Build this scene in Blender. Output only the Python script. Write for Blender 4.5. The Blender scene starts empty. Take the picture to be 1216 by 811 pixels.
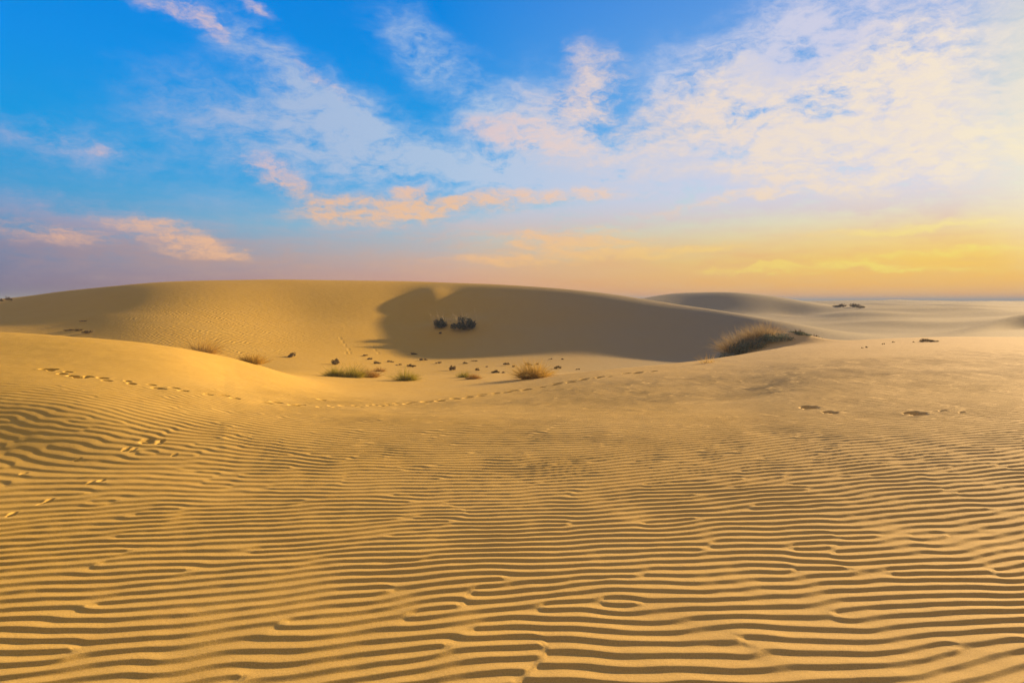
import bpy, math, random
import numpy as np
from mathutils import Vector
R = math.radians
scene = bpy.context.scene
COL = scene.collection

# ------------------------------------------------------------------ camera
EYE = 1.5                      # eye height above the sand under the camera
F = 811.0                      # focal length in photo pixels (24 mm lens on 36 mm)
CX, HORIZON = 608.0, 357.0
cam_data = bpy.data.cameras.new('camera')
cam = bpy.data.objects.new('camera', cam_data); COL.objects.link(cam)
cam.location = (0, 0, EYE)
cam.rotation_euler = (R(90), 0, 0)
cam_data.sensor_width = 36; cam_data.lens = 24
cam_data.shift_y = -(405.5 - HORIZON) / 1216.0
cam_data.clip_start = 0.05; cam_data.clip_end = 30000
scene.camera = cam

# ------------------------------------------------------------------ exposure, sun
EXPO = 1.55
scene.view_settings.view_transform = 'Standard'
scene.view_settings.look = 'None'
scene.view_settings.exposure = EXPO
scene.view_settings.gamma = 1
SUN_AZ, SUN_EL = R(47), R(12.8)      # azimuth to the right of the view direction (+Y)
sd = bpy.data.lights.new('sun', 'SUN'); sun = bpy.data.objects.new('sun', sd); COL.objects.link(sun)
sd.energy = 3.6; sd.angle = R(1.4); sd.color = (1.0, 0.665, 0.31)
sun.location = (60, 40, 40)
Ldir = Vector((math.sin(SUN_AZ)*math.cos(SUN_EL), math.cos(SUN_AZ)*math.cos(SUN_EL), math.sin(SUN_EL)))
sun.rotation_euler = Ldir.to_track_quat('Z', 'Y').to_euler()

# ------------------------------------------------------------------ world: evening sky with clouds
def lin(c, k=1.0):
    o = []
    for v in c[:3]:
        v /= 255.0
        o.append((v/12.92 if v <= 0.04045 else ((v+0.055)/1.055)**2.4)*k)
    return (*o, 1.0)

world = bpy.data.worlds.new('World'); scene.world = world; world.use_nodes = True
wt = world.node_tree; wt.nodes.clear()
class NT:
    def __init__(s, t): s.t = t
    def n(s, typ, **kw):
        nd = s.t.nodes.new(typ)
        for k, v in kw.items(): setattr(nd, k, v)
        return nd
    def link(s, a, b): s.t.links.new(a, b)
    def put(s, sock, v):
        if isinstance(v, bpy.types.NodeSocket): s.t.links.new(v, sock)
        elif v is not None: sock.default_value = v
    def m(s, op, a, b=None, c=None, clamp=False):
        nd = s.n('ShaderNodeMath', operation=op); nd.use_clamp = clamp
        s.put(nd.inputs[0], a); s.put(nd.inputs[1], b); s.put(nd.inputs[2], c)
        return nd.outputs[0]
    def vm(s, op, a, b=None, scale=None):
        nd = s.n('ShaderNodeVectorMath', operation=op)
        s.put(nd.inputs[0], a); s.put(nd.inputs[1], b)
        if scale is not None: s.put(nd.inputs['Scale'], scale)
        return nd.outputs['Value'] if op in ('LENGTH', 'DOT_PRODUCT') else nd.outputs[0]
    def rng(s, v, a, b, c=0.0, d=1.0, smooth=True):
        nd = s.n('ShaderNodeMapRange'); nd.interpolation_type = 'SMOOTHSTEP' if smooth else 'LINEAR'
        s.put(nd.inputs[0], v)
        for i, q in enumerate((a, b, c, d)): s.put(nd.inputs[1+i], q)
        return nd.outputs[0]
    def mix(s, f, a, b, mode='MIX'):
        nd = s.n('ShaderNodeMix'); nd.data_type = 'RGBA'; nd.blend_type = mode; nd.clamp_factor = True
        s.put(nd.inputs[0], f); s.put(nd.inputs[6], a); s.put(nd.inputs[7], b)
        return nd.outputs[2]
    def ramp(s, v, stops, interp='LINEAR'):
        nd = s.n('ShaderNodeValToRGB'); s.put(nd.inputs[0], v)
        cr = nd.color_ramp; cr.interpolation = interp
        while len(cr.elements) < len(stops): cr.elements.new(0.5)
        for e, (p, c) in zip(cr.elements, stops): e.position = p; e.color = c
        return nd.outputs[0]
    def noise(s, vec, scale, detail=4, rough=0.55, dist=0.0, dim='3D', col=False):
        nd = s.n('ShaderNodeTexNoise', noise_dimensions=dim)
        s.put(nd.inputs['Vector'], vec)
        nd.inputs['Scale'].default_value = scale; nd.inputs['Detail'].default_value = detail
        nd.inputs['Roughness'].default_value = rough; nd.inputs['Distortion'].default_value = dist
        return nd.outputs['Color'] if col else nd.outputs['Fac']
    def xyz(s, x, y, z=0.0):
        nd = s.n('ShaderNodeCombineXYZ'); s.put(nd.inputs[0], x); s.put(nd.inputs[1], y); s.put(nd.inputs[2], z)
        return nd.outputs[0]

W = NT(wt)
KS = 1.0 / 2**EXPO             # sky radiance that displays as the colours written below
gen = W.n('ShaderNodeTexCoord').outputs['Generated']
sep = W.n('ShaderNodeSeparateXYZ'); W.link(gen, sep.inputs[0])
dx, dy, dz = sep.outputs
az = W.m('MULTIPLY', W.m('ARCTAN2', dx, dy), 180/math.pi)
el = W.m('MULTIPLY', W.m('ARCSINE', dz), 180/math.pi)
hl = W.m('MAXIMUM', W.m('SQRT', W.m('ADD', W.m('MULTIPLY', dx, dx), W.m('MULTIPLY', dy, dy))), 1e-4)
cs = W.m('DIVIDE', W.m('ADD', W.m('MULTIPLY', dx, math.sin(SUN_AZ)), W.m('MULTIPLY', dy, math.cos(SUN_AZ))), hl)
e = W.m('DIVIDE', el, 30.0, clamp=True)          # 0..30 degrees
def er(d): return max(0.0, min(1.0, d/30.0))
left = W.ramp(e, [(er(0), lin((84,96,142))), (er(1.4), lin((104,112,152))), (er(3.2), lin((98,130,172))), (er(5.5), lin((64,148,200))),
                  (er(8), lin((30,156,216))), (er(12), lin((0,156,228))), (er(18), lin((0,146,238))), (er(30), lin((0,120,226)))])
mid = W.ramp(e, [(er(0), lin((232,160,122))), (er(1.6), lin((222,166,140))), (er(3.5), lin((206,184,174))), (er(6), lin((160,200,218))),
                 (er(9.5), lin((62,172,236))), (er(14), lin((34,158,234))), (er(20), lin((0,142,232))), (er(30), lin((0,122,224)))])
right = W.ramp(e, [(er(0), lin((250,172,104))), (er(1.1), lin((255,192,92))), (er(3.0), lin((255,212,100))), (er(4.6), lin((252,222,142))),
                   (er(7), lin((240,236,210))), (er(9.5), lin((206,234,244))), (er(14), lin((140,190,240))), (er(30), lin((52,130,224)))])
f1 = W.rng(cs, 0.05, 0.64, smooth=False); f2 = W.rng(cs, 0.60, 0.97, smooth=False)
base = W.mix(f2, W.mix(f1, left, mid), right)

# cloud coordinates in degrees of azimuth / elevation, pushed about by noise so that edges fray
ae = W.xyz(az, el, 0.0)
warp1 = W.vm('SUBTRACT', W.noise(W.vm('MULTIPLY', ae, (1, 1.7, 1)), 0.16, 3, 0.5, col=True), (0.5, 0.5, 0.5))
warp2 = W.vm('SUBTRACT', W.noise(W.vm('MULTIPLY', ae, (1, 1.6, 1)), 0.62, 4, 0.6, col=True), (0.5, 0.5, 0.5))
aew = W.vm('ADD', W.vm('ADD', ae, W.vm('MULTIPLY', warp1, (5.0, 2.4, 0))), W.vm('MULTIPLY', warp2, (2.4, 1.2, 0)))
aew = W.vm('MULTIPLY', aew, (1, 1, 0))
def cloud_sum(spec):
    tot = None
    for (px, row, hw, hh, ang, wgt) in spec:
        a = math.atan((px-CX)/F); ev = math.atan((HORIZON-row)/F*math.cos(a))
        mp = W.n('ShaderNodeMapping', vector_type='TEXTURE')
        W.link(aew, mp.inputs[0])
        kx = math.cos(a)**2*180/math.pi/F; ky = math.cos(a)*180/math.pi/F
        mp.inputs[1].default_value = (math.degrees(a), math.degrees(ev), 0)
        mp.inputs[2].default_value = (0, 0, R(-ang))
        mp.inputs[3].default_value = (hw*kx*1.25, hh*ky*1.25, 1)
        g = W.rng(W.vm('LENGTH', mp.outputs[0]), 1.15, 0.0, 0.0, wgt)
        tot = g if tot is None else W.m('ADD', tot, g)
    return tot
# thin lavender veils, then brighter sunlit cloud; (px, row, half width, half height, slope down to the right in degrees, weight)
VEIL = [(345,85,180,34,27,.9),(320,150,190,56,14,.75),(450,160,120,50,10,.5),(70,165,120,26,8,.7),(70,265,120,40,4,.7),(190,295,200,36,4,.7),(40,310,120,30,0,.5),
        (505,65,90,40,32,.8),(640,170,110,50,14,.8),(600,265,200,22,-4,.6),(640,215,130,22,0,.5),(790,100,60,60,0,.7),
        (900,100,130,90,-25,.8),(1060,60,220,90,-20,1.),(1150,150,170,110,-20,.9),(930,40,120,50,-20,.6),(860,180,260,28,0,.5),(880,245,300,18,-2,.6),(760,315,260,12,0,.5),(700,205,220,34,0,.7),(930,218,250,26,-3,.7),(1080,180,200,50,-8,.8),(640,120,90,60,10,.5),(540,190,80,18,0,.5),]
LIT = [(205,10,55,15,12,.9),(302,10,22,9,15,.7),(250,38,40,9,35,.5),(380,95,70,9,27,.45),(120,176,26,7,4,.6),(322,205,46,16,14,1.),(440,252,105,22,-3,1.),(385,236,50,16,15,.7),(500,240,34,22,0,.9),(60,275,90,16,5,.7),
       (205,278,90,12,12,.95),(250,298,70,9,3,.9),(600,158,60,18,12,.8),(706,108,44,56,0,1.),(650,140,60,40,10,.6),(790,140,70,40,0,.6),(860,120,70,62,-10,.85),(700,180,160,26,4,.6),(960,150,120,60,-15,.8),
       (1060,110,150,80,-28,1.1),(1000,195,140,46,0,.9),(1170,180,130,50,-10,.9),(650,232,120,9,-2,.6),(560,245,70,9,4,.5),(690,292,120,15,5,.9),(620,310,110,7,0,.5),(1110,268,190,9,-3,.6),(1010,318,190,6,2,.45),(870,238,140,8,-6,.5),(760,210,160,12,-3,.35),(1130,300,150,6,-4,.6),(900,320,160,5,2,.4),(720,275,80,6,4,.35),(790,300,110,6,-2,.5),]
LIT = [(a, b, c, d, e_, w_*(2.3 if b > 222 and a > 480 else (1.4 if a < 480 else 1.15))) for (a, b, c, d, e_, w_) in LIT]
nz = W.noise(W.vm('MULTIPLY', W.vm('ADD', ae, W.vm('SCALE', warp1, scale=5.0)), (.75, 1.9, 1)), 0.24, 8, 0.62)
nzs = W.noise(W.vm('MULTIPLY', ae, (0.35, 2.2, 1)), 0.5, 5, 0.6)          # streaks that lie along the horizon
nf = W.mix(W.rng(el, 3.0, 11.0), nzs, nz)
nsep = W.n('ShaderNodeSeparateColor'); W.link(nf, nsep.inputs[0])
nfine = W.noise(W.vm('MULTIPLY', W.vm('ADD', ae, W.vm('MULTIPLY', warp2, (3.0, 1.5, 0))), (.8, 1.8, 1)), 0.9, 6, 0.65)
nv = W.m('ADD', nsep.outputs[0], W.m('MULTIPLY', W.m('SUBTRACT', nfine, 0.5), 0.45))
# away from the part the photograph shows, scattered veils
elsew = W.m('MULTIPLY', W.rng(W.noise(W.vm('MULTIPLY', gen, (1, 1, 2.6)), 2.3, 4, 0.55), 0.48, 0.72), W.rng(W.m('ABSOLUTE', az), 40, 60))
veil_b = W.m('ADD', cloud_sum(VEIL), W.m('MULTIPLY', elsew, 0.8))
veil_b = W.m('ADD', veil_b, W.m('MULTIPLY', W.rng(el, 19, 8), W.m('ADD', 0.22, W.m('MULTIPLY', f1, 0.34))))
veil = W.rng(W.m('MULTIPLY', veil_b, W.m('ADD', W.m('MULTIPLY', nv, 3.0), -0.60)), 0.05, 1.35)
lit_ = W.rng(W.m('MULTIPLY', W.m('MINIMUM', cloud_sum(LIT), 1.15), W.m('ADD', W.m('MULTIPLY', nv, 4.2), -1.1)), 0.05, 1.5)
hv = W.rng(el, 3.0, 9.0)
c_veil = W.mix(f2, W.mix(f1, W.mix(hv, lin((134,130,160)), lin((160,174,216))), W.mix(hv, lin((226,180,146)), lin((184,206,232)))), W.mix(hv, lin((246,196,118)), lin((222,218,236))))
c_lit = W.mix(f2, W.mix(f1, W.mix(hv, lin((236,172,128)), lin((206,188,206))), W.mix(hv, lin((246,184,112)), lin((226,200,206)))), W.mix(hv, lin((255,232,110)), lin((255,238,212))))
c_warm = W.mix(f1, lin((236,184,158)), lin((250,200,150)))
# low lit clouds on the left and middle are peach
c_lit = W.mix(W.m('MULTIPLY', W.rng(el, 11.5, 7.5), W.m('MULTIPLY', W.rng(el, 1.0, 4.0), W.m('SUBTRACT', 1.0, f2))), c_lit, c_warm)
skyc = W.mix(W.m('MULTIPLY', veil, 0.9), base, c_veil)
c_lit = W.mix(W.rng(nfine, 0.62, 0.34, 0.0, 0.35), c_lit, c_veil)
skyc = W.mix(W.m('MULTIPLY', lit_, 0.88), skyc, c_lit)
# glow of the low sun just outside the frame
sdot = W.vm('DOT_PRODUCT', gen, tuple(Ldir))
skyc = W.mix(W.m('MULTIPLY', W.rng(sdot, math.cos(R(16)), math.cos(R(3)), smooth=True), 0.85), skyc, lin((255,244,206)))
# above and behind the view, an unseen warm veil added to fill shadows; below the horizon the bounce of sand
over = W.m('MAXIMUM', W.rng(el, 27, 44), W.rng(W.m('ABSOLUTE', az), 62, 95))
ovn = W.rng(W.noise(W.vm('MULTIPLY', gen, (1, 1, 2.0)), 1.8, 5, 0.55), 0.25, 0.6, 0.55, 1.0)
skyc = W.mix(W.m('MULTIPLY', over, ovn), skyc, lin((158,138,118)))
skyc = W.mix(W.rng(el, -0.3, -2.0), skyc, lin((120,100,70)))
nish = W.n('ShaderNodeTexSky', sky_type='NISHITA'); nish.sun_disc = False
nish.sun_elevation = SUN_EL; nish.sun_rotation = SUN_AZ
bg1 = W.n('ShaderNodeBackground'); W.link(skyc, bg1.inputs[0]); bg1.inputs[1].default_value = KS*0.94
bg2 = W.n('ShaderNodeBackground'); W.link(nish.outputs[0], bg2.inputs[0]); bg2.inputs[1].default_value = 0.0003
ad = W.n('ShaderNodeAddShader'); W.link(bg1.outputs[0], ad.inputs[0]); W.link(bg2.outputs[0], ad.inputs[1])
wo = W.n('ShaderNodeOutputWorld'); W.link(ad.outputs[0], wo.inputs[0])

# ------------------------------------------------------------------ numeric helpers
def pchip_slopes(x, y):
    h = np.diff(x, axis=0); d = np.diff(y, axis=0)/h
    m = np.zeros_like(y)
    w1 = 2*h[1:]+h[:-1]; w2 = h[1:]+2*h[:-1]
    ok = (d[:-1]*d[1:]) > 0
    with np.errstate(divide='ignore', invalid='ignore'):
        mm = (w1+w2)/(w1/d[:-1]+w2/d[1:])
    m[1:-1] = np.where(ok, mm, 0.0)
    m[0] = d[0]; m[-1] = d[-1]
    return m
def hermite(x, y, m, q):
    k = np.clip(np.searchsorted(x, q, side='right')-1, 0, len(x)-2)
    h = x[k+1]-x[k]; t = np.clip((q-x[k])/h, 0, 1)
    t2 = t*t; t3 = t2*t
    return (2*t3-3*t2+1)*y[k]+(t3-2*t2+t)*h*m[k]+(-2*t3+3*t2)*y[k+1]+(t3-t2)*h*m[k+1]
def smoothstep(x, a, b):
    t = np.clip((x-a)/(b-a), 0, 1); return t*t*(3-2*t)

# ------------------------------------------------------------------ the lie of the land
# Stations across the view; each lists distance and height of the same run of features:
# sand near the viewer, its rim, the hollow behind, foot, flank and ridge of the large dune, the trough
# behind it, the second dune, and the plain out to the horizon.  'r' = height from a sight line, 'z' = metres.
def r_(Y, row): return (Y, EYE-(row-HORIZON)/F*Y)
def z_(Y, z): return (Y, z)
NEAR0 = [z_(0.4, 0), z_(2.6, 0), z_(4.2, 0)]
ST = {
 -700: NEAR0+[z_(6,.05), z_(8.5,.3), z_(11.5,.6), z_(16,.85), z_(21,.5), z_(30,-.2), z_(38,-.3), z_(50,.2), z_(66,.9), z_(85,.0), z_(95,-.2), z_(120,.3), z_(160,0)],
 -250: NEAR0+[z_(6,.03), z_(8.2,.32), z_(11,.6), z_(15.5,.85), z_(20.5,.4), z_(29,-.4), z_(37,-.5), z_(50,.3), z_(66,1.1), z_(85,.0), z_(95,-.2), z_(120,.3), z_(160,0)],
 0:    NEAR0+[z_(5.8,.03), r_(8,472), r_(10.5,432), r_(15,395), z_(20,.3), z_(28,-.5), z_(36,-.6), r_(49,378), r_(66,356), z_(85,.2), z_(95,0), z_(120,.3), z_(160,0)],
 100:  NEAR0+[z_(5.8,.03), r_(7.8,478), r_(10.2,440), r_(14.3,401), z_(18.5,.1), z_(26,-.9), z_(33,-1.0), r_(46,371), r_(60,342.5), z_(80,.5), z_(95,0), z_(120,.3), z_(160,0)],
 200:  NEAR0+[z_(5.8,.02), r_(7.8,490), r_(10,453), r_(14.5,411), z_(19,-.3), z_(25,-1.3), z_(30,-1.35), r_(42,374), r_(56,334.5), z_(78,.5), z_(95,0), z_(120,.3), z_(160,0)],
 300:  NEAR0+[z_(6,0), r_(8,498), r_(9.9,476), r_(16.5,432), z_(21,-.65), z_(27,-1.15), r_(35,425), r_(46,384), r_(60,333), z_(82,.5), z_(95,0), z_(120,.3), z_(160,0)],
 400:  NEAR0+[z_(6,-.0), r_(8,506), r_(11,483), r_(16.5,462), r_(22,449), r_(28,440), r_(38,426), r_(48.5,388), r_(63,333), z_(86,.5), z_(98,0), z_(120,.3), z_(160,0)],
 500:  NEAR0+[z_(6,-.0), r_(8,509), r_(12,485), r_(17,466), r_(23,451), r_(29,442), r_(41,427), r_(52,388), r_(66,335), z_(88,.5), z_(98,0), z_(120,.3), z_(160,0)],
 600:  NEAR0+[z_(6,.0), r_(8,509), r_(12,484), r_(17,462), r_(23,448), r_(29,440), r_(39.5,425), r_(49.5,390), r_(62,338), z_(82,.5), z_(96,0), z_(120,.3), z_(160,0)],
 700: NEAR0+[z_(6,.01), r_(8,507), r_(12,480), r_(19,443), z_(23.5,-.95), z_(29,-1.5), z_(37,-1.6), r_(45.5,394), r_(56,345.5), z_(74,.3), z_(90,-.1), z_(115,.8), z_(155,0)],
 800: NEAR0+[z_(6,.02), r_(8,504), r_(12,473), r_(20,432.5), z_(24.5,-.9), z_(29.5,-1.5), z_(35.5,-1.6), z_(42,-.55), r_(49.5,362), z_(66,.0), z_(97,-.4), r_(112,350), z_(150,0)],
 855: NEAR0+[z_(6,.03), r_(8,503), r_(12,469), r_(21,426), z_(25,-.8), z_(29,-1.3), z_(34,-1.45), z_(39,-.6), r_(45,369), z_(62,-.3), z_(97,-.4), r_(112,346), z_(150,0)],
 900: NEAR0+[z_(6,.04), r_(8,502), r_(12,464), r_(22,418.5), z_(25.5,-.45), z_(28.5,-.9), z_(32,-1.1), z_(36.5,-.42), r_(41,376.5), z_(58,-.6), z_(97,-.5), r_(112,349), z_(150,0)],
 950: NEAR0+[z_(6,.05), z_(8,.10), z_(12,.07), r_(23,411.5), z_(26,-.2), z_(28.5,-.45), z_(31,-.6), z_(34.5,-.32), r_(38.5,385.5), z_(56,-.9), z_(98,-.6), r_(112,356.3), z_(150,0)],
 1000: NEAR0+[z_(6,.06), z_(7.8,.12), z_(11,.12), r_(24,406), z_(26.5,-.08), z_(28.5,-.25), z_(31,-.38), z_(34,-.30), r_(38,394.5), z_(56,-1.1), z_(80,-.8), z_(112,.6), z_(150,.3)],
 1100: NEAR0+[z_(6,.08), z_(7.7,.16), z_(10.8,.18), r_(24.5,402), z_(27.5,.02), z_(30,-.2), z_(33,-.4), z_(37,-.55), z_(43,-.75), z_(58,-1.2), z_(80,-.6), z_(112,.55), z_(150,.4)],
 1150: NEAR0+[z_(6,.09), z_(7.7,.18), z_(10.8,.20), r_(24.5,401.5), z_(27.5,.05), z_(30,-.1), z_(33,-.3), z_(38,-.35), r_(45,391), z_(58,-1.0), z_(80,-.6), z_(112,.5), z_(150,.4)],
 1216: NEAR0+[z_(6,.10), z_(7.7,.20), z_(10.8,.23), r_(24,401), z_(27,.05), z_(30,-.1), z_(33,-.25), z_(44.3,-.42), r_(48,372.5), z_(60,-.4), z_(80,-.5), z_(112,.4), z_(150,.3)],
 1450: NEAR0+[z_(6,.12), z_(7.7,.25), z_(10.8,.3), z_(20,.4), z_(27,.2), z_(30,.0), z_(33,.0), z_(41,.4), z_(50,1.0), z_(62,0), z_(80,-.3), z_(112,.4), z_(150,.3)],
 1900: NEAR0+[z_(6,.12), z_(7.7,.25), z_(10.8,.3), z_(18,.4), z_(25,.3), z_(29,.1), z_(33,.1), z_(41,.4), z_(50,.9), z_(62,0), z_(80,-.3), z_(112,.3), z_(150,.3)],
}
sx = np.array(sorted(ST), float)
for k in ST: ST[k] = ST[k]+[z_(420, -.05), z_(9000, -.3)]
SY = np.array([[p[0] for p in ST[int(k)]] for k in sx]); SZ = np.array([[p[1] for p in ST[int(k)]] for k in sx])
mY = pchip_slopes(sx[:, None]+0*SY, SY); mZ = pchip_slopes(sx[:, None]+0*SZ, SZ)
def sharpen(SY, SZ, k):
    y = SY[:, k]-0.10*(SY[:, k]-SY[:, k-1]); z = SZ[:, k]-0.035*(SZ[:, k]-SZ[:, k-1])
    return np.insert(SY, k, y, 1), np.insert(SZ, k, z, 1)
SY, SZ = sharpen(SY, SZ, 14); SY, SZ = sharpen(SY, SZ, 11)
mY = pchip_slopes(sx[:, None]+0*SY, SY); mZ = pchip_slopes(sx[:, None]+0*SZ, SZ)
NK = SY.shape[1]; K_RIM, K_FOOT, K_RIDGE, K_FOOT2, K_RIDGE2 = 6, 9, 12, 14, 16
def knots(px):
    px = np.atleast_1d(np.asarray(px, float))
    acc_y = 0; acc_z = 0; wsum = 0
    wide = 1.0+1.6*smoothstep(px, 480, 300)*smoothstep(px, -150, 0)
    for d, w in ((-36,.1),(-24,.17),(-12,.23),(0,.25),(12,.23),(24,.17),(36,.1)):     # soften the stations
        q = np.clip(px+d, sx[0], sx[-1]); qw = np.clip(px+d*wide, sx[0], sx[-1])
        acc_y = acc_y+w*np.stack([hermite(sx, SY[:, k], mY[:, k], qw if k >= 8 else q) for k in range(NK)], 1)
        acc_z = acc_z+w*np.stack([hermite(sx, SZ[:, k], mZ[:, k], qw if k >= 8 else q) for k in range(NK)], 1)
        wsum += w
    return acc_y/wsum, acc_z/wsum

# ---- smooth value noise
rs = np.random.RandomState(11)
def vnoise(X, Y, scale, seed):
    g = np.random.RandomState(seed).rand(128, 128)*2-1
    x = X/scale; y = Y/scale
    xi = np.floor(x).astype(int); yi = np.floor(y).astype(int)
    fx = x-xi; fy = y-yi; fx = fx*fx*(3-2*fx); fy = fy*fy*(3-2*fy)
    a = g[yi % 128, xi % 128]; b = g[yi % 128, (xi+1) % 128]; c = g[(yi+1) % 128, xi % 128]; d = g[(yi+1) % 128, (xi+1) % 128]
    return (a*(1-fx)+b*fx)*(1-fy)+(c*(1-fx)+d*fx)*fy

# ---- wind ripples: narrow-band complex noise; its phase gives crests that fork and join as real ripples do
LAM0 = 0.12; TS = 0.0115
TW = TH = 1600               # tile 18.4 m square
def make_tile():
    """grow ripples from noise: wave numbers near the ripple length are amplified, amplitude saturates,
    so that crests run on, fork and join; returned as a complex wave (phase + strength)"""
    kx = np.fft.rfftfreq(TW, TS)[None, :]; ky = np.fft.fftfreq(TH, TS)[:, None]; k0 = 1.0/LAM0
    L = 0.35-1.1*((kx**2+ky**2)/k0**2-1)**2-0.5*(kx/k0)**2
    A = np.exp(-((np.abs(ky)-k0)/(.3*k0))**2-(kx/(.3*k0))**2)
    u = np.fft.irfft2(np.fft.rfft2(np.random.RandomState(5).randn(TH, TW))*A); u *= .25/u.std()
    den = 1/(1-L)
    for _ in range(10): u = np.fft.irfft2(np.fft.rfft2(u-u**3)*den)
    z = np.fft.ifft2(np.fft.fft2(u)*(ky > 0)*2)
    return (z/np.abs(z).mean()).astype(np.complex64)
tile = make_tile()
def sample_tile(X, Y):
    x = X/TS+TW*0.5; y = Y/TS
    xi = np.floor(x).astype(int); yi = np.floor(y).astype(int); fx = x-xi; fy = y-yi
    x0 = xi % TW; x1 = (xi+1) % TW; y0 = yi % TH; y1 = (yi+1) % TH
    return (tile[y0, x0]*(1-fx)+tile[y0, x1]*fx)*(1-fy)+(tile[y1, x0]*(1-fx)+tile[y1, x1]*fx)*fy
# ripple length against distance, integrated to a stretched coordinate
_yy = np.linspace(0, 40, 2001)
_lam = np.interp(_yy, [0, 2.4, 3.2, 4.5, 6.5, 9, 12, 16, 22, 40], [.106, .102, .098, .092, .096, .13, .19, .27, .34, .4])
_P = np.concatenate([[0], np.cumsum(LAM0/_lam[:-1]*np.diff(_yy))])
def ripples(X, Y, amp_only=False):
    sp = lambda t, w: 0.5*(t+np.sqrt(t*t+w*w))
    # crests swing away from the viewer on the right and on the near left, toward the viewer up the left slope
    xr = sp(np.minimum(X, 9)-1.0, .8)
    hR = 0.15*xr*smoothstep(Y, 14, 4)+0.07*xr
    xl = -sp(-np.maximum(X, -9)-0.7, .8)
    hL = 0.26*xl*smoothstep(Y, 7, 3)
    xl2 = sp(-np.maximum(X, -6)-1.9, 1.2)
    hL2 = 0.30*xl2*smoothstep(Y, 3.0, 9.5)*smoothstep(Y, 20, 12)
    wav = 0.10*vnoise(X, Y, 1.3, 3)+0.16*vnoise(X, Y, 3.1, 4)+0.022*vnoise(X, Y, .45, 6)+0.006*vnoise(X, Y, .11, 8)
    p = np.interp(Y-hR-hL-hL2+wav*0.7, _yy, _P)
    z = sample_tile(X+0.05*vnoise(X, Y, .9, 9), p)
    ph = np.angle(z)/(2*np.pi)                       # -0.5..0.5, rises away from the viewer
    mag = np.abs(z)
    a = smoothstep(mag, 0.0, 0.55)*(0.97+0.15*vnoise(X, Y, .62, 51)+0.07*vnoise(X, Y, 2.2, 52))
    t = (ph+0.5) % 1.0
    # steep slip face toward the viewer (0..w), rounded brow, long gentle back
    w = 0.29
    u1 = np.clip(t/w, 0, 1); up = 0.55*u1*u1*(3-2*u1)+0.45*u1**1.5
    d1 = np.clip((t-w)/(1-w), 0, 1)
    dn = 0.5*(np.cos(d1*np.pi)*0.5+0.5)+0.5*(1-d1)
    prof = np.where(t < w, up, dn)
    lam = np.interp(Y, _yy, _lam)
    h = np.minimum(lam, .20)*0.116*(1-0.45*smoothstep(Y, 5, 11))*(prof-0.5)*a
    h = h*(0.95+0.14*vnoise(X, Y, 1.7, 21))
    return h

def dents(X, Y, z):
    for (x0, y0, rx, ry, ang, dep) in DENTS:
        m = (np.abs(X-x0) < 3.2*max(rx, ry)) & (np.abs(Y-y0) < 3.2*max(rx, ry))
        if not m.any(): continue
        c, s = math.cos(ang), math.sin(ang)
        ax = ((X[m]-x0)*c+(Y[m]-y0)*s)/rx; ay = (-(X[m]-x0)*s+(Y[m]-y0)*c)/ry
        r = np.sqrt(ax*ax+ay*ay)
        z[m] += -dep*(1-smoothstep(r, 0.62, 1.03))+dep*0.05*np.exp(-((r-1.35)/0.35)**2)
    return z

def base_height(px, Y):
    """heights for columns px (n,) at distances Y (m,) -> (m, n)"""
    KY, KZ = knots(px)
    out = np.empty((len(Y), len(px)))
    for i in range(len(px)):
        x = np.log(KY[i]+2.0); m = pchip_slopes(x, KZ[i])
        # round the ridges and hollows a little
        q = np.log(Y+2.0); s = 0.009
        out[:, i] = (hermite(x, KZ[i], m, q-s)+hermite(x, KZ[i], m, q+s)+2*hermite(x, KZ[i], m, q))*0.25
    X = ((px-CX)/F)[None, :]*Y[:, None]; YY = Y[:, None]+0*X
    out += 0.011*vnoise(X, YY, 4.3, 31)*smoothstep(YY, 3, 9)*smoothstep(YY, 60, 30)
    far = smoothstep(YY, 34, 60)
    out += far*(0.10*vnoise(X, YY, 13, 32)+0.03*vnoise(X, YY, 5, 33))*smoothstep(YY, 400, 150)
    # rough ground and hummocks on the open desert to the right
    out += smoothstep(YY, 55, 80)*smoothstep(YY, 600, 200)*((0.12+0.22*smoothstep(X, 10, 22))*vnoise(X, YY, 9, 34)+0.35*vnoise(X, YY, 27, 35)*smoothstep(YY, 115, 160))
    # two nebkha humps that hold the big shrubs on the dune flank, and a shrubby mound right of centre
    for (hx, hy, sx_, sy_, hh) in HUMPS:
        out += hh*np.exp(-((X-hx)/sx_)**2-((YY-hy)/sy_)**2)
    rid = (1-np.abs(vnoise(X/3.2+YY*.12, YY, 8.5, 36)))**2
    out += 0.62*rid*smoothstep(X/YY, .40, .56)*smoothstep(YY, 54, 66)*smoothstep(YY, 112, 96)
    out += (1.2*np.maximum(vnoise(X, YY, 52, 37), 0)+.5*(1-np.abs(vnoise(X/2.5, YY, 26, 38)))**2)*smoothstep(YY, 150, 210)*smoothstep(YY, 1500, 500)
    return out
HUMPS = []
def ground_at(px, Y):
    return float(base_height(np.array([float(px)]), np.array([float(Y)]))[0, 0])
def at(px, row, ymin=3.0, ymax=200.0):
    """first point of the ground beyond ymin that lies on the sight line (px,row)"""
    Ys = np.exp(np.linspace(math.log(ymin), math.log(ymax), 2500))
    z = base_height(np.array([float(px)]), Ys)[:, 0]
    rr = HORIZON+(EYE-z)*F/Ys
    idx = np.where(rr <= row)[0]
    k = idx[0] if len(idx) else int(np.argmin(np.abs(rr-row)))
    return Vector(((px-CX)/F*Ys[k], Ys[k], z[k]))
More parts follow.
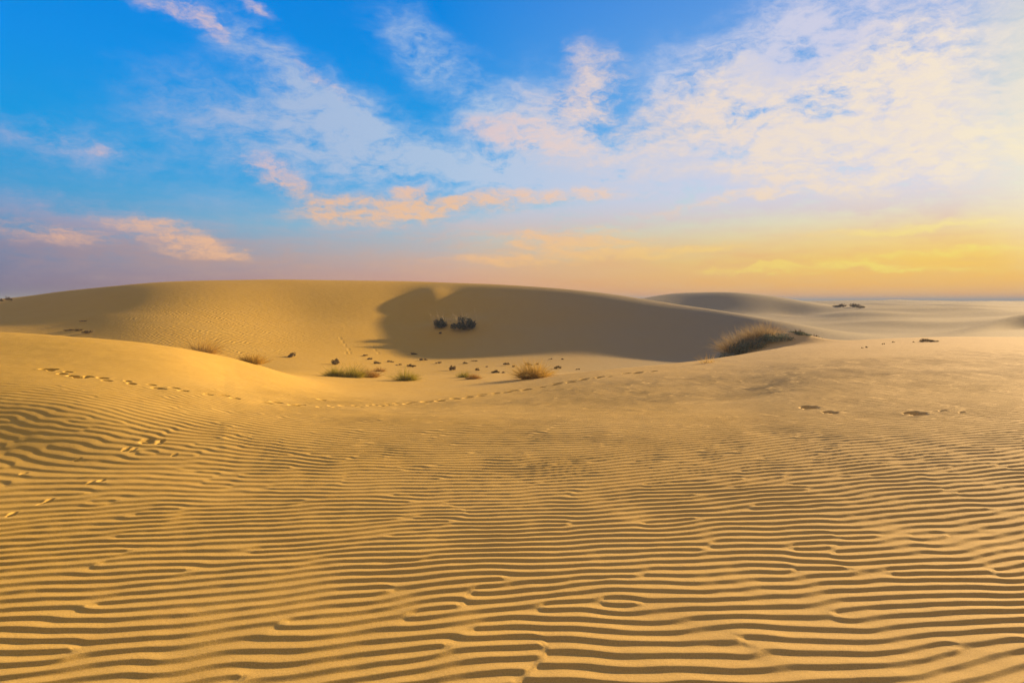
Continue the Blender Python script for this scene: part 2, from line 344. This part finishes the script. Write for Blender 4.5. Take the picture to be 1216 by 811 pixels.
for (px, row, ymin, sx_, sy_, hh) in ((512, 356, 45, 1.5, 3.0, .45), (549, 389, 42, 2.2, 2.0, .5), (521, 391, 42, 1.3, 1.6, .3), (1004, 364, 55, 3.5, 4, .25)):
    p = at(px, row, ymin); HUMPS.append((p.x, p.y, sx_, sy_, hh))
HUMPS += [((905-CX)/F*25.8, 25.8, 1.3, 1.0, .34), ((943-CX)/F*25.6, 25.6, 1.1, .9, .36)]

# footprints and scuffs pressed into the sand
DENTS = []
rd = random.Random(4)
def trail(pts, step, off, rx, ry, dep, ymin=4.0):
    ws = [at(px, row, ymin) for px, row in pts]
    i = 0; side = 1
    for a, b in zip(ws[:-1], ws[1:]):
        L = math.hypot(b.x-a.x, b.y-a.y); n = max(1, int(round(L/step)))
        ang = math.atan2(b.y-a.y, b.x-a.x)
        for k in range(n):
            t = (k+rd.uniform(-.25, .25))/n; side = -side
            if rd.random() < 0.12: continue
            x = a.x+(b.x-a.x)*t-math.sin(ang)*off*side*rd.uniform(.4, 1.4); y = a.y+(b.y-a.y)*t+math.cos(ang)*off*side*rd.uniform(.4, 1.4)
            s = rd.uniform(.7, 1.25)
            DENTS.append((x, y, rx*s, ry*s, ang+rd.uniform(-.35, .35), dep*rd.uniform(.6, 1.15)))
trail([(40,439),(66,440),(98,448),(120,450),(147,453),(172,458),(205,462),(235,466),(262,470),(300,476),(330,479),(362,482),(400,483),(440,482),(480,479)], .18, .09, .095, .055, .05, 5)
trail([(480,479),(520,476),(560,471),(600,466),(640,460),(680,453),(730,446),(780,440)], .22, .12, .125, .08, .075, 5)
for (px, row, w, hh, dep) in ((96,448,18,.12,.09),(383,475,14,.12,.08),(174,524,18,.09,.07),(190,525,9,.08,.045),(150,533,8,.07,.045),(158,534,6,.07,.03),(207,540,7,.05,.03),(120,571,8,.06,.035),(108,573,6,.06,.03),(58,594,9,.06,.045),(48,598,6,.05,.03),(14,610,9,.07,.045),(28,562,8,.05,.03),
                          (92,546,7,.05,.03),(961,484,24,.16,.10),(986,490,19,.13,.07),(1087,491,30,.17,.11),(1120,488,10,.07,.03),(1143,490,8,.06,.03),(62,439,14,.10,.05)):
    p = at(px, row, 4); DENTS.append((p.x, p.y, w*0.45*p.y/F, hh*.9, rd.uniform(-.12, .12), dep*(.30 if row > 500 else .6)))
p = at(405, 410, 30)                  # slide tracks down the flank above the tussocks
for (px, row) in ((404,402),(407,406),(410,410),(414,415),(411,419),(416,419),(443,412),(446,416),(449,419)):
    q = at(px, row, 30); DENTS.append((q.x, q.y, .07, .60, .25, .018))

# ------------------------------------------------------------------ materials
def sand_material(name, ripple_bump=True, ca=(0.60,0.39,0.048,1), cb=(0.66,0.46,0.085,1), cc=(0.54,0.335,0.04,1)):
    m = bpy.data.materials.new(name); m.use_nodes = True; t = m.node_tree; t.nodes.clear(); N = NT(t)
    out = N.n('ShaderNodeOutputMaterial'); b = N.n('ShaderNodeBsdfPrincipled'); N.link(b.outputs[0], out.inputs[0])
    geo = N.n('ShaderNodeNewGeometry'); P = geo.outputs['Position']
    n1 = N.noise(P, 0.35, 4, 0.5); n2 = N.noise(P, 2.6, 5, 0.6); n3 = N.noise(P, 170, 3, 0.75)
    sp_ = N.n('ShaderNodeSeparateXYZ'); N.link(P, sp_.inputs[0])
    c = N.mix(n1, ca, cb)
    c = N.mix(N.rng(n2, .3, .75, 0, .35), c, cc)
    # dark and pale grains
    c = N.mix(N.rng(n3, .51, .63, 0, .55), c, (0.27, 0.16, 0.065, 1))
    c = N.mix(N.rng(n3, .47, .36, 0, .4), c, (0.74, 0.58, 0.34, 1))
    c = N.mix(N.rng(N.m('ADD', sp_.outputs[0], N.m('MULTIPLY', n1, 4.0)), -9.0, 19.0, 0.0, 0.95), c, (0.33, 0.305, 0.24, 1) if ripple_bump else (0.58, 0.45, 0.27, 1))  # towards the right, sun glow and haze grey are put into the sand colour
    N.link(c, b.inputs['Base Color'])
    b.inputs['Roughness'].default_value = 0.85; b.inputs['Specular IOR Level'].default_value = 0.05
    # grain relief, and the fine ripples on the dune flank that are too small to model
    gr = N.noise(P, 190, 3, 0.75); gr2 = N.noise(P, 60, 3, 0.6)
    hgt = N.m('ADD', N.m('MULTIPLY', gr, 0.0016), N.m('MULTIPLY', gr2, 0.0016))
    if ripple_bump:
        at_ = N.n('ShaderNodeAttribute', attribute_name='fine_ripple'); mask = at_.outputs['Fac']
        wv = N.n('ShaderNodeTexWave', wave_type='BANDS', bands_direction='X', wave_profile='SIN')
        wp = N.vm('ADD', P, N.vm('SCALE', N.vm('SUBTRACT', N.noise(P, 0.5, 3, .5, col=True), (.5, .5, .5)), scale=0.9))
        mp = N.n('ShaderNodeMapping'); N.link(wp, mp.inputs[0]); mp.inputs[2].default_value = (0, 0, R(14)); 
        N.link(mp.outputs[0], wv.inputs['Vector']); wv.inputs['Scale'].default_value = 1.35; wv.inputs['Distortion'].default_value = 1.2
        wv.inputs['Detail'].default_value = 1.5; wv.inputs['Detail Scale'].default_value = 1.0
        hgt = N.m('ADD', hgt, N.m('MULTIPLY', N.m('MULTIPLY', wv.outputs['Fac'], mask), 0.035))
        cx = N.noise(N.vm('MULTIPLY', P, (1.0, 2.6, 1.0)), 2.4, 4, .55)
        hgt = N.m('ADD', hgt, N.m('MULTIPLY', cx, 0.03))
    bp = N.n('ShaderNodeBump'); bp.inputs['Strength'].default_value = 1.0; bp.inputs['Distance'].default_value = 1.0
    N.link(hgt, bp.inputs['Height']); N.link(bp.outputs[0], b.inputs['Normal'])
    return m
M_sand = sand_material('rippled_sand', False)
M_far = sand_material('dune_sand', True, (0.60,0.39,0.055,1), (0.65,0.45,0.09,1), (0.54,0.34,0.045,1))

# ------------------------------------------------------------------ terrain meshes
def px_axis(step, inner=(-30, 1246), outer=(-700, 1900), ostep=6.0):
    a = np.arange(outer[0], inner[0], ostep); b = np.arange(inner[0], inner[1], step); c = np.arange(inner[1], outer[1]+1, ostep)
    return np.concatenate([a, b, c])
def grid_object(name, X, Y, Z, mat, attr=None, nrm=None, facemask=None):
    m, n = X.shape
    co = np.stack([X, Y, Z], -1).reshape(-1, 3).astype(np.float32)
    idx = np.arange(m*n).reshape(m, n)
    q = np.stack([idx[:-1, :-1], idx[:-1, 1:], idx[1:, 1:], idx[1:, :-1]], -1).reshape(-1, 4)
    if facemask is not None: q = q[facemask.reshape(-1)]
    used = np.zeros(m*n, bool); used[q.reshape(-1)] = True
    remap = np.cumsum(used)-1; q = remap[q]; co = co[used]
    me = bpy.data.meshes.new(name)
    me.vertices.add(len(co)); me.vertices.foreach_set('co', co.reshape(-1))
    me.loops.add(q.size); me.loops.foreach_set('vertex_index', q.reshape(-1).astype(np.int32))
    me.polygons.add(len(q)); me.polygons.foreach_set('loop_start', np.arange(0, q.size, 4, dtype=np.int32))
    me.update(calc_edges=True)
    me.polygons.foreach_set('use_smooth', np.ones(len(q), bool))
    if attr is not None:
        a = me.attributes.new('fine_ripple', 'FLOAT', 'POINT'); a.data.foreach_set('value', attr.reshape(-1)[used].astype(np.float32))
    if nrm is not None: me.normals_split_custom_set_from_vertices(nrm.reshape(-1, 3)[used].tolist())
    me.materials.append(mat)
    o = bpy.data.objects.new(name, me); COL.objects.link(o); o['kind'] = 'structure'
    return o

# near sand, ripples and footprints as real relief
YCUT = 26.5
def row_axis():
    ys = [0.5]
    while ys[-1] < YCUT:
        Y = ys[-1]
        d = 0.46*Y*Y/(F*EYE)                     # about half a photo pixel on level ground
        d = max(0.006 if Y < 2.4 else 0.0, min(d, 0.024))
        if Y < 2.3: d = 0.02
        ys.append(Y+d)
    ys[-1] = YCUT
    return np.array(ys)
Ya = row_axis(); pxa = px_axis(1.25)
Za = base_height(pxa, Ya)
Xa = ((pxa-CX)/F)[None, :]*Ya[:, None]; YYa = Ya[:, None]+0*Xa
PXa = pxa[None, :]+0*Xa
rmask = np.ones_like(Za)
rowa = HORIZON+(EYE-Za)*F/YYa
# smooth sand near the left rim and down into the hollow
rmask *= 1-0.95*smoothstep(rowa, 468, 445)*smoothstep(PXa, 520, 330)
rmask *= 1-0.45*smoothstep(YYa, 11, 16)*smoothstep(PXa, 720, 560)
rmask *= 1-0.9*smoothstep(YYa, 19, 24)
rmask *= 1-0.6*smoothstep(YYa, 15, 19)
rmask *= 1-0.38*smoothstep(PXa, 260, 60)*smoothstep(YYa, 4.6, 6.6)
rmask *= 1-0.15*smoothstep(PXa, 900, 1216)*smoothstep(YYa, 6, 11)
Za += ripples(Xa, YYa)*rmask
Za += 0.004*vnoise(Xa, YYa, .35, 41)+0.0012*vnoise(Xa, YYa, .09, 42)
Za = dents(Xa, YYa, Za)
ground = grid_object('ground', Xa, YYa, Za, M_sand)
lastrow = Za[-1].copy()

# dunes and desert beyond
Yb = [YCUT]
while Yb[-1] < 9000:
    Y = Yb[-1]; Yb.append(Y*(1.0022 if Y < 75 else (1.005 if Y < 170 else 1.03)))
Yb = np.array(Yb); Zb = base_height(pxa, Yb)
Xb = ((pxa-CX)/F)[None, :]*Yb[:, None]; YYb = Yb[:, None]+0*Xb; PXb = pxa[None, :]+0*Xb
Zb = dents(Xb, YYb, Zb)
Zb[0] = lastrow
KYa, KZa = knots(pxa)
rowb = HORIZON+(EYE-Zb)*F/YYb
fr = np.exp(-((PXb-235)/95)**2)*smoothstep(YYb, 26, 30)*smoothstep(YYb, 52, 42)
gy = np.stack([np.gradient(Xb, axis=0), np.gradient(YYb, axis=0), np.gradient(Zb, axis=0)], -1)
gx = np.stack([np.gradient(Xb, axis=1), np.gradient(YYb, axis=1), np.gradient(Zb, axis=1)], -1)
nb = np.cross(gx, gy); nb /= np.linalg.norm(nb, axis=-1, keepdims=True)
Yc = 0.5*(Yb[1:]+Yb[:-1])[:, None]; kc = 0.5*(KYa[1:]+KYa[:-1])
foot = kc[None, :, K_FOOT]; back = kc[None, :, K_RIDGE+1]; far2 = kc[None, :, K_RIDGE2+1]
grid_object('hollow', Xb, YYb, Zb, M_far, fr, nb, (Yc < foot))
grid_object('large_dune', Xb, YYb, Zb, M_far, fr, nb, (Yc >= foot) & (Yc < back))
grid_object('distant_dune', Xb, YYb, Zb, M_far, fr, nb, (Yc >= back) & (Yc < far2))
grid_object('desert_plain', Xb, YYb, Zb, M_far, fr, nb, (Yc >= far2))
# sand all round the viewer outside the modelled view
me = bpy.data.meshes.new('surrounding_sand')
me.from_pydata([(-9000,-9000,-3.2),(9000,-9000,-3.2),(9000,9000,-3.2),(-9000,9000,-3.2)], [], [(0,1,2,3)])
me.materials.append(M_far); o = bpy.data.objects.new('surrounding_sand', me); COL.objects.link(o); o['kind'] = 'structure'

# ------------------------------------------------------------------ evening haze over the sand
me = bpy.data.meshes.new('haze')
x0, x1, y0, y1, z0, z1 = -9800, 9800, -9800, 9800, -4.4, 6.0
me.from_pydata([(x0,y0,z0),(x1,y0,z0),(x1,y1,z0),(x0,y1,z0),(x0,y0,z1),(x1,y0,z1),(x1,y1,z1),(x0,y1,z1)], [],
               [(0,3,2,1),(4,5,6,7),(0,1,5,4),(1,2,6,5),(2,3,7,6),(3,0,4,7)])
hm = bpy.data.materials.new('haze'); hm.use_nodes = True; ht = hm.node_tree; ht.nodes.clear()
ho = ht.nodes.new('ShaderNodeOutputMaterial'); pv = ht.nodes.new('ShaderNodeVolumePrincipled')
pv.inputs['Color'].default_value = (0.36, 0.47, 0.72, 1); pv.inputs['Density'].default_value = 0.0014; pv.inputs['Anisotropy'].default_value = 0.0
ht.links.new(pv.outputs[0], ho.inputs['Volume']); me.materials.append(hm)
o = bpy.data.objects.new('haze', me); COL.objects.link(o); o['kind'] = 'stuff'

# ------------------------------------------------------------------ plants
def leaf_material(name, c1, c2, rough=0.7, trans=0.15):
    m = bpy.data.materials.new(name); m.use_nodes = True; t = m.node_tree; t.nodes.clear(); N = NT(t)
    out = N.n('ShaderNodeOutputMaterial'); b = N.n('ShaderNodeBsdfPrincipled')
    a = N.n('ShaderNodeAttribute', attribute_name='tint')
    c = N.mix(a.outputs['Fac'], lin(c1), lin(c2))
    N.link(c, b.inputs['Base Color']); b.inputs['Roughness'].default_value = rough; b.inputs['Specular IOR Level'].default_value = 0.2
    tr = N.n('ShaderNodeBsdfTranslucent'); N.link(c, tr.inputs[0])
    mx = N.n('ShaderNodeMixShader'); mx.inputs[0].default_value = trans
    N.link(b.outputs[0], mx.inputs[1]); N.link(tr.outputs[0], mx.inputs[2]); N.link(mx.outputs[0], out.inputs[0])
    return m
M_straw = leaf_material('straw_blades', (214,184,96), (168,140,66), trans=.3)
M_yellow = leaf_material('yellow_green_blades', (184,168,62), (124,122,42), trans=.3)
M_orange = leaf_material('dry_orange_blades', (196,158,80), (150,116,54), trans=.2)
M_dark = leaf_material('dark_scrub_leaves', (138,118,74), (94,80,52))
M_blue = leaf_material('blue_green_leaves', (136,148,130), (92,106,98))
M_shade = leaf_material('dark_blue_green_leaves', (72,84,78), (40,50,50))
M_dry = leaf_material('dull_dry_blades', (216,196,150), (168,148,108), trans=.2)
M_pale = leaf_material('pale_grey_twigs', (188,172,140), (128,116,96))
M_brown = leaf_material('brown_twigs', (110,84,56), (66,48,34))
M_green = leaf_material('dull_green_leaves', (122,124,74), (80,86,52))

class Tuft:
    def __init__(s): s.v = []; s.f = []; s.t = []
    def blade(s, p0, d, ln, w, droop, tint, seg=3):
        d = Vector(d).normalized(); side = d.cross(Vector((random.random()-.5, random.random()-.5, random.random()-.5))).normalized()
        base = len(s.v); p = Vector(p0)
        for i in range(seg+1):
            ww = w*(1-i/seg*0.85)*0.5
            s.v += [tuple(p-side*ww), tuple(p+side*ww)]; s.t += [tint, tint]
            d = (d+Vector((0, 0, -droop/seg))).normalized(); p = p+d*ln/seg
        for i in range(seg):
            k = base+2*i; s.f.append((k, k+1, k+3, k+2))
    def leaf(s, p, size, tint):
        n = Vector((random.gauss(0,1), random.gauss(0,1), random.gauss(0,1))).normalized()
        a = n.orthogonal().normalized(); b = n.cross(a)
        base = len(s.v); p = Vector(p)
        s.v += [tuple(p-a*size), tuple(p+b*size*.45), tuple(p+a*size), tuple(p-b*size*.45)]; s.t += [tint]*4
        s.f.append((base, base+1, base+2, base+3))
    def mesh(s, name, mat):
        me = bpy.data.meshes.new(name); me.from_pydata(s.v, [], s.f)
        a = me.attributes.new('tint', 'FLOAT', 'POINT'); a.data.foreach_set('value', s.t)
        me.materials.append(mat); return me

def grass_mesh(name, mat, seed, w, h, n=420, bw=0.011, lumps=3):
    """tussock, w wide, h tall"""
    random.seed(seed); T = Tuft()
    cs_ = [(0, 0, 1.0)]+[(random.uniform(-.32, .32)*w, random.uniform(-.2, .2)*w, random.uniform(.6, .95)) for _ in range(lumps)]
    for i in range(n):
        cx, cy, k = random.choice(cs_); a = random.uniform(0, 2*math.pi); r = random.random()**.6
        tilt = r*1.3
        d = (math.cos(a)*math.sin(tilt), math.sin(a)*math.sin(tilt), math.cos(tilt)+.15)
        p0 = (cx+math.cos(a)*r*w*.2, cy+math.sin(a)*r*w*.2, -0.03)
        ln = h*k*random.uniform(.5, 1.0)*(1+.1*r)
        T.blade(p0, d, ln, bw*random.uniform(.6, 1.3), random.uniform(.1, .7), random.random())
    return T.mesh(name, mat)
def twig_mesh(name, mat, seed, w, h, n=60, bw=.014, upright=.6):
    random.seed(seed); T = Tuft()
    for i in range(n):
        a = random.uniform(0, 2*math.pi); r = random.random(); tilt = r*1.2*(1-upright*.3)
        d = Vector((math.cos(a)*math.sin(tilt), math.sin(a)*math.sin(tilt), math.cos(tilt)))
        p0 = Vector((random.uniform(-.35, .35)*w, random.uniform(-.22, .22)*w, -.05)); ln = h*random.uniform(.6, 1.15)
        T.blade(p0, d, ln, bw, random.uniform(-.1, .3), random.random(), 4)
        for q in range(3):
            t = random.uniform(.35, .85); p = p0+d*ln*t
            T.blade(p, d+Vector((random.gauss(0, .6), random.gauss(0, .6), random.gauss(.1, .4))), ln*.35, bw*.6, 0, random.random(), 2)
    return T.mesh(name, mat)
def foliage_mesh(name, mat, seed, w, h, n=1500, size=.03, lumps=9, low=0.0):
    """irregular clumps of small leaves with gaps between them"""
    random.seed(seed); T = Tuft()
    L = []
    for _ in range(lumps):
        x = random.uniform(-.42, .42)*w; y = random.uniform(-.3, .3)*w
        top = h*(1-1.6*(x/w)**2)*random.uniform(.6, 1.0)
        L.append((x, y, top*random.uniform(.35, .68)+low, random.uniform(.16, .26)*w, top*random.uniform(.32, .5), random.uniform(-.25, .25)))
    for i in range(n):
        x, y, z, rx, rz, tt = random.choice(L)
        g = Vector((random.gauss(0, 1), random.gauss(0, 1), random.gauss(0, 1))).normalized()*random.random()**.4
        T.leaf((x+g.x*rx, y+g.y*rx, max(0.0, z+g.z*rz)), size*random.uniform(.6, 1.4), min(1, max(0, random.random()*.6+.2+tt)))
    return T.mesh(name, mat)

def tag(o, label, cat, group=None):
    o['label'] = label; o['category'] = cat
    if group: o['group'] = group
def place(name, data, px, row, ymin, label, cat, group, sc=(1, 1, 1), rz=0.0, sink=0.0):
    p = at(px, row, ymin)
    o = bpy.data.objects.new(name, data); COL.objects.link(o)
    o.location = (p.x, p.y, p.z-sink); o.scale = sc; o.rotation_euler = (0, 0, rz)
    tag(o, label, cat, group); return o, p.y
def child(name, data, parent, loc=(0, 0, 0)):
    o = bpy.data.objects.new(name, data); COL.objects.link(o); o.parent = parent; o.location = loc; return o

G_GRASS = 'grass tussocks at the near edge of the hollow'
# grass tussocks: (px, foot row, ymin, px width, px height, material, label)
GR = [
 (241,421,17,27,19,M_straw,'tall straw coloured tussock half hidden behind the smooth left sand rim'),
 (297,431,17,32,10,M_straw,'low wide straw tussock peeping over the sand rim, right of the tall one'),
 (398,447,12,19,11,M_yellow,'green yellow tussock, leftmost of the row of three on the hollow floor'),
 (417,448,12,21,13,M_yellow,'green yellow tussock with dark base, middle of the row of three'),
 (437,448,12,19,9,M_orange,'dry orange tussock, rightmost of the row of three on the hollow floor'),
 (449,441,12,12,5,M_orange,'tiny orange dry grass patch just behind the row of three tussocks'),
 (480,452,12,22,13,M_yellow,'round green yellow tussock standing alone right of the row of three'),
 (552,448,12,13,7,M_yellow,'small dark based yellow tussock, left one of the close pair at the shade edge'),
 (564,450,12,15,6,M_orange,'small flat orange brown tussock, right one of the close pair at the shade edge'),
 (636,449,12,36,17,M_straw,'big bright golden tussock at the right end of the hollow'),
 (839,431,17,14,11,M_straw,'thin pale grass wisp sticking up over the sand rim left of the large brush'),
]
for i, (px, row, ym, w, h, mt, lab) in enumerate(GR):
    p = at(px, row, ym); k = p.y/F
    bw = max(.008, .42*k)
    n = 220 if w < 15 else (520 if w < 30 else 900)
    if i == 10: n = 40
    me = grass_mesh('grass_blades', mt, 100+i, w*k*.95, h*k*1.75, n=int(n*1.3), bw=bw)
    place('grass_tussock', me, px, row, ym, lab, 'grass tussock', G_GRASS)

# small dark shrubs: four kinds of growth shared by all
SM = [foliage_mesh('small_shrub', M_dark, 300+i, 1.0, [.55, .42, .6, .38][i], n=[620, 520, 420, 480][i], size=.055, lumps=[6, 7, 4, 5][i]) for i in range(4)]
random.seed(77)
G_SH = 'small dark shrubs scattered over the hollow floor'
SH = [
 (346,424,25,14,7,'round dark shrub with a long shadow, highest at the left foot of the dune'),
 (399,433,25,15,10,'rounded dark brown shrub with a long leftward shadow above the yellow tussocks'),
 (434,423,28,9,3,'low dark scrub, topmost of three at the foot of the slide tracks'),
 (439,427,28,9,3,'low dark scrub, middle of three at the foot of the slide tracks'),
 (447,432,26,10,4,'low dark scrub, lowest of three at the foot of the slide tracks'),
 (464,430,26,9,3,'faint scrub left of the dark clump in the dune shade'),
 (474,434,26,9,3,'thin faint scrub patch touching the dark clump from the left'),
 (487,436,26,11,5,'compact dark clump straight above the lone green yellow tussock'),
 (491,421,30,9,3,'faint brown scrub, highest in the shade above the dark clumps'),
 (503,428,30,9,4,'small dark shrub high in the shade, right of the faint brown scrub'),
 (521,432,28,9,4,'small scrub below the left big shrub, left of the upright bushy one'),
 (537,440,22,12,8,'bushy dark shrub with brown stems left of the close tussock pair'),
 (552,432,28,7,3,'small low scrub right of centre, straight below the right big shrub'),
 (563,429,30,8,2,'very faint scrub at the dune foot below the right big shrub'),
 (567,441,22,8,6,'small upright pointed shrub just above the close tussock pair'),
 (578,436,26,4,2,'tiny dark tuft alone between the pointed shrub and the flat wide scrub'),
 (589,443,22,11,5,'flat scrub near the shade edge, left of a smaller companion'),
 (597,443,22,6,3,'smaller companion at the right side of the flat scrub at the shade edge'),
 (602,434,26,12,5,'wide dark scrub farther back, above the flat scrub and its companion'),
 (610,436,26,5,3,'tiny tuft at the right foot of the wide dark scrub'),
 (627,434,26,10,4,'low scrub just behind and left of the big golden tussock'),
 (638,433,26,5,3,'tiny dark scrub straight behind the big golden tussock'),
 (654,427,30,6,2,'tiny faint tuft far back, right of the big golden tussock'),
 (663,438,24,10,5,'dark scrub just right of the big golden tussock'),
 (668,427,30,5,2,'rear tiny faint tuft, far back near the dune foot on the right'),
 (686,439,24,5,2,'rightmost tiny tuft in the shade near the sand rim'),
 (523,397,42,5,4,'tiny dark plant on the slope just below the left big shrub'),
]
for i, (px, row, ym, w, h, lab) in enumerate(SH):
    p = at(px, row, ym); k = p.y/F; v = i % 4; hh = [.55, .42, .6, .38][v]
    place('small_shrub', SM[v], px, row, ym, lab, 'shrub', G_SH, (w*k*.9, w*k*.9, h*k*.85/hh), random.uniform(0, 6.28))

# the two big shrubs high on the dune flank
def big_shrub(px, row, ym, w, h, seed, lab, nl, tops):
    p = at(px, row, ym); k = p.y/F
    r = bpy.data.objects.new('big_shrub', None); COL.objects.link(r); r.location = p
    tag(r, lab, 'shrub', 'big blue green shrubs on the dune flank')
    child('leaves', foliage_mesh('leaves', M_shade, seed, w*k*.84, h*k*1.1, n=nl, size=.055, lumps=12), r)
    child('twigs', twig_mesh('twigs', M_pale, seed+1, w*k*.8, h*k*1.4, n=tops, bw=.035), r)
    return r
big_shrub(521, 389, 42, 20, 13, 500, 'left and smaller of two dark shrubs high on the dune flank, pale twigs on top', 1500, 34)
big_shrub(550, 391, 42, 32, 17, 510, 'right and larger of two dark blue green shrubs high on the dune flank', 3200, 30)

# brush on its own mound right of centre, seen over the sand rim
G_BR = 'brush growing on the mound behind the right sand rim'
def brush(px, Y, w, top, seed, lab, kind):
    k = Y/F; z0 = ground_at(px, Y); h = (EYE-(top-HORIZON)*k)-z0
    r = bpy.data.objects.new(kind[0], None); COL.objects.link(r); r.location = ((px-CX)*k, Y, z0)
    tag(r, lab, kind[1], G_BR)
    if kind[0] == 'tall_grass':
        child('blades', grass_mesh('blades', M_dry, seed, w*k*1.0, h*1.22, n=1900, bw=.009, lumps=12), r)
        child('dead_stalks', twig_mesh('dead_stalks', M_pale, seed+2, w*k*.9, h*.9, n=50, bw=.008), r)
    else:
        child('leaves', foliage_mesh('leaves', kind[2], seed, w*k, h*1.25, n=int(kind[3]*1.3), size=.026, lumps=12), r, (0, 0, -.12))
        child('twigs', twig_mesh('twigs', M_brown, seed+3, w*k*.9, h*1.1, n=60, bw=.008), r)
brush(880, 25.9, 44, 388, 600, 'tall feathery straw grass, left half of the large brush on the mound', ('tall_grass', 'grass'))
brush(908, 26.0, 46, 378, 605, 'tallest straw grass crowning the middle of the large brush', ('tall_grass', 'grass'))
brush(870, 25.2, 30, 408, 610, 'dark scrub at the far left foot of the large brush', ('dark_shrub', 'shrub', M_blue, 900))
brush(891, 25.1, 44, 397, 615, 'dark blue grey scrub beneath the left straw grass of the brush', ('dark_shrub', 'shrub', M_blue, 1700))
brush(920, 25.2, 42, 392, 620, 'dark blue grey scrub in the middle of the brush beneath the tallest grass', ('dark_shrub', 'shrub', M_blue, 1500))
brush(948, 25.4, 22, 390, 625, 'dark leafy shrub at the right end of the brush mound', ('dark_shrub', 'shrub', M_blue, 1000))
brush(966, 25.4, 16, 396, 630, 'small dull green shrub at the outermost right of the brush', ('dull_shrub', 'shrub', M_green, 420))

# lone plants on the open desert and the ridge
random.seed(9)
LONE = [
 (1005,365,60,26,6,1,'long low shrub mound near the horizon right of the second dune'),
 (1024,366,60,9,3,3,'little scrub beside the long low mound near the horizon'),
 (1101,406,17,22,4,0,'flat dark green shrub lying on the right sand rim'),
 (1085,407,17,3,2,2,'tiny tuft just left of the flat shrub on the right sand rim'),
 (1061,407,16,4,2,2,'tiny dark tuft on the right rim, between the brush and the flat shrub'),
 (1049,409,15,3,2,1,'tiny pale brown tuft on the right rim, just right of the speckled pair'),
 (1024,414,13,3,2,2,'left of two tiny specks of scrub right of the brush mound'),
 (1029,413,13,3,2,0,'right of two tiny specks of scrub right of the brush mound'),
 (10,358,50,8,7,2,'small round bush on the dune crest at the far left edge'),
 (1,358,50,6,4,0,'bush cut off by the left edge of the photo, on the crest'),
 (86,393,30,22,3,1,'grey scrub patch low on the shaded left flank of the dune'),
 (104,396,30,14,4,3,'grey scrub at the sand rim, right of the long low patch on the left flank'),
 (98,382,34,9,2,1,'small faint scrub in the middle of the shaded left flank'),
]
for (px, row, ym, w, h, v, lab) in LONE:
    p = at(px, row, ym); k = p.y/F; hh = [.55, .42, .6, .38][v]
    me = SM[v]
    place('desert_shrub', me, px, row, ym, lab, 'shrub', 'sparse shrubs far out on dunes and rims', (w*k, w*k*.6, h*k/hh), 0.0)
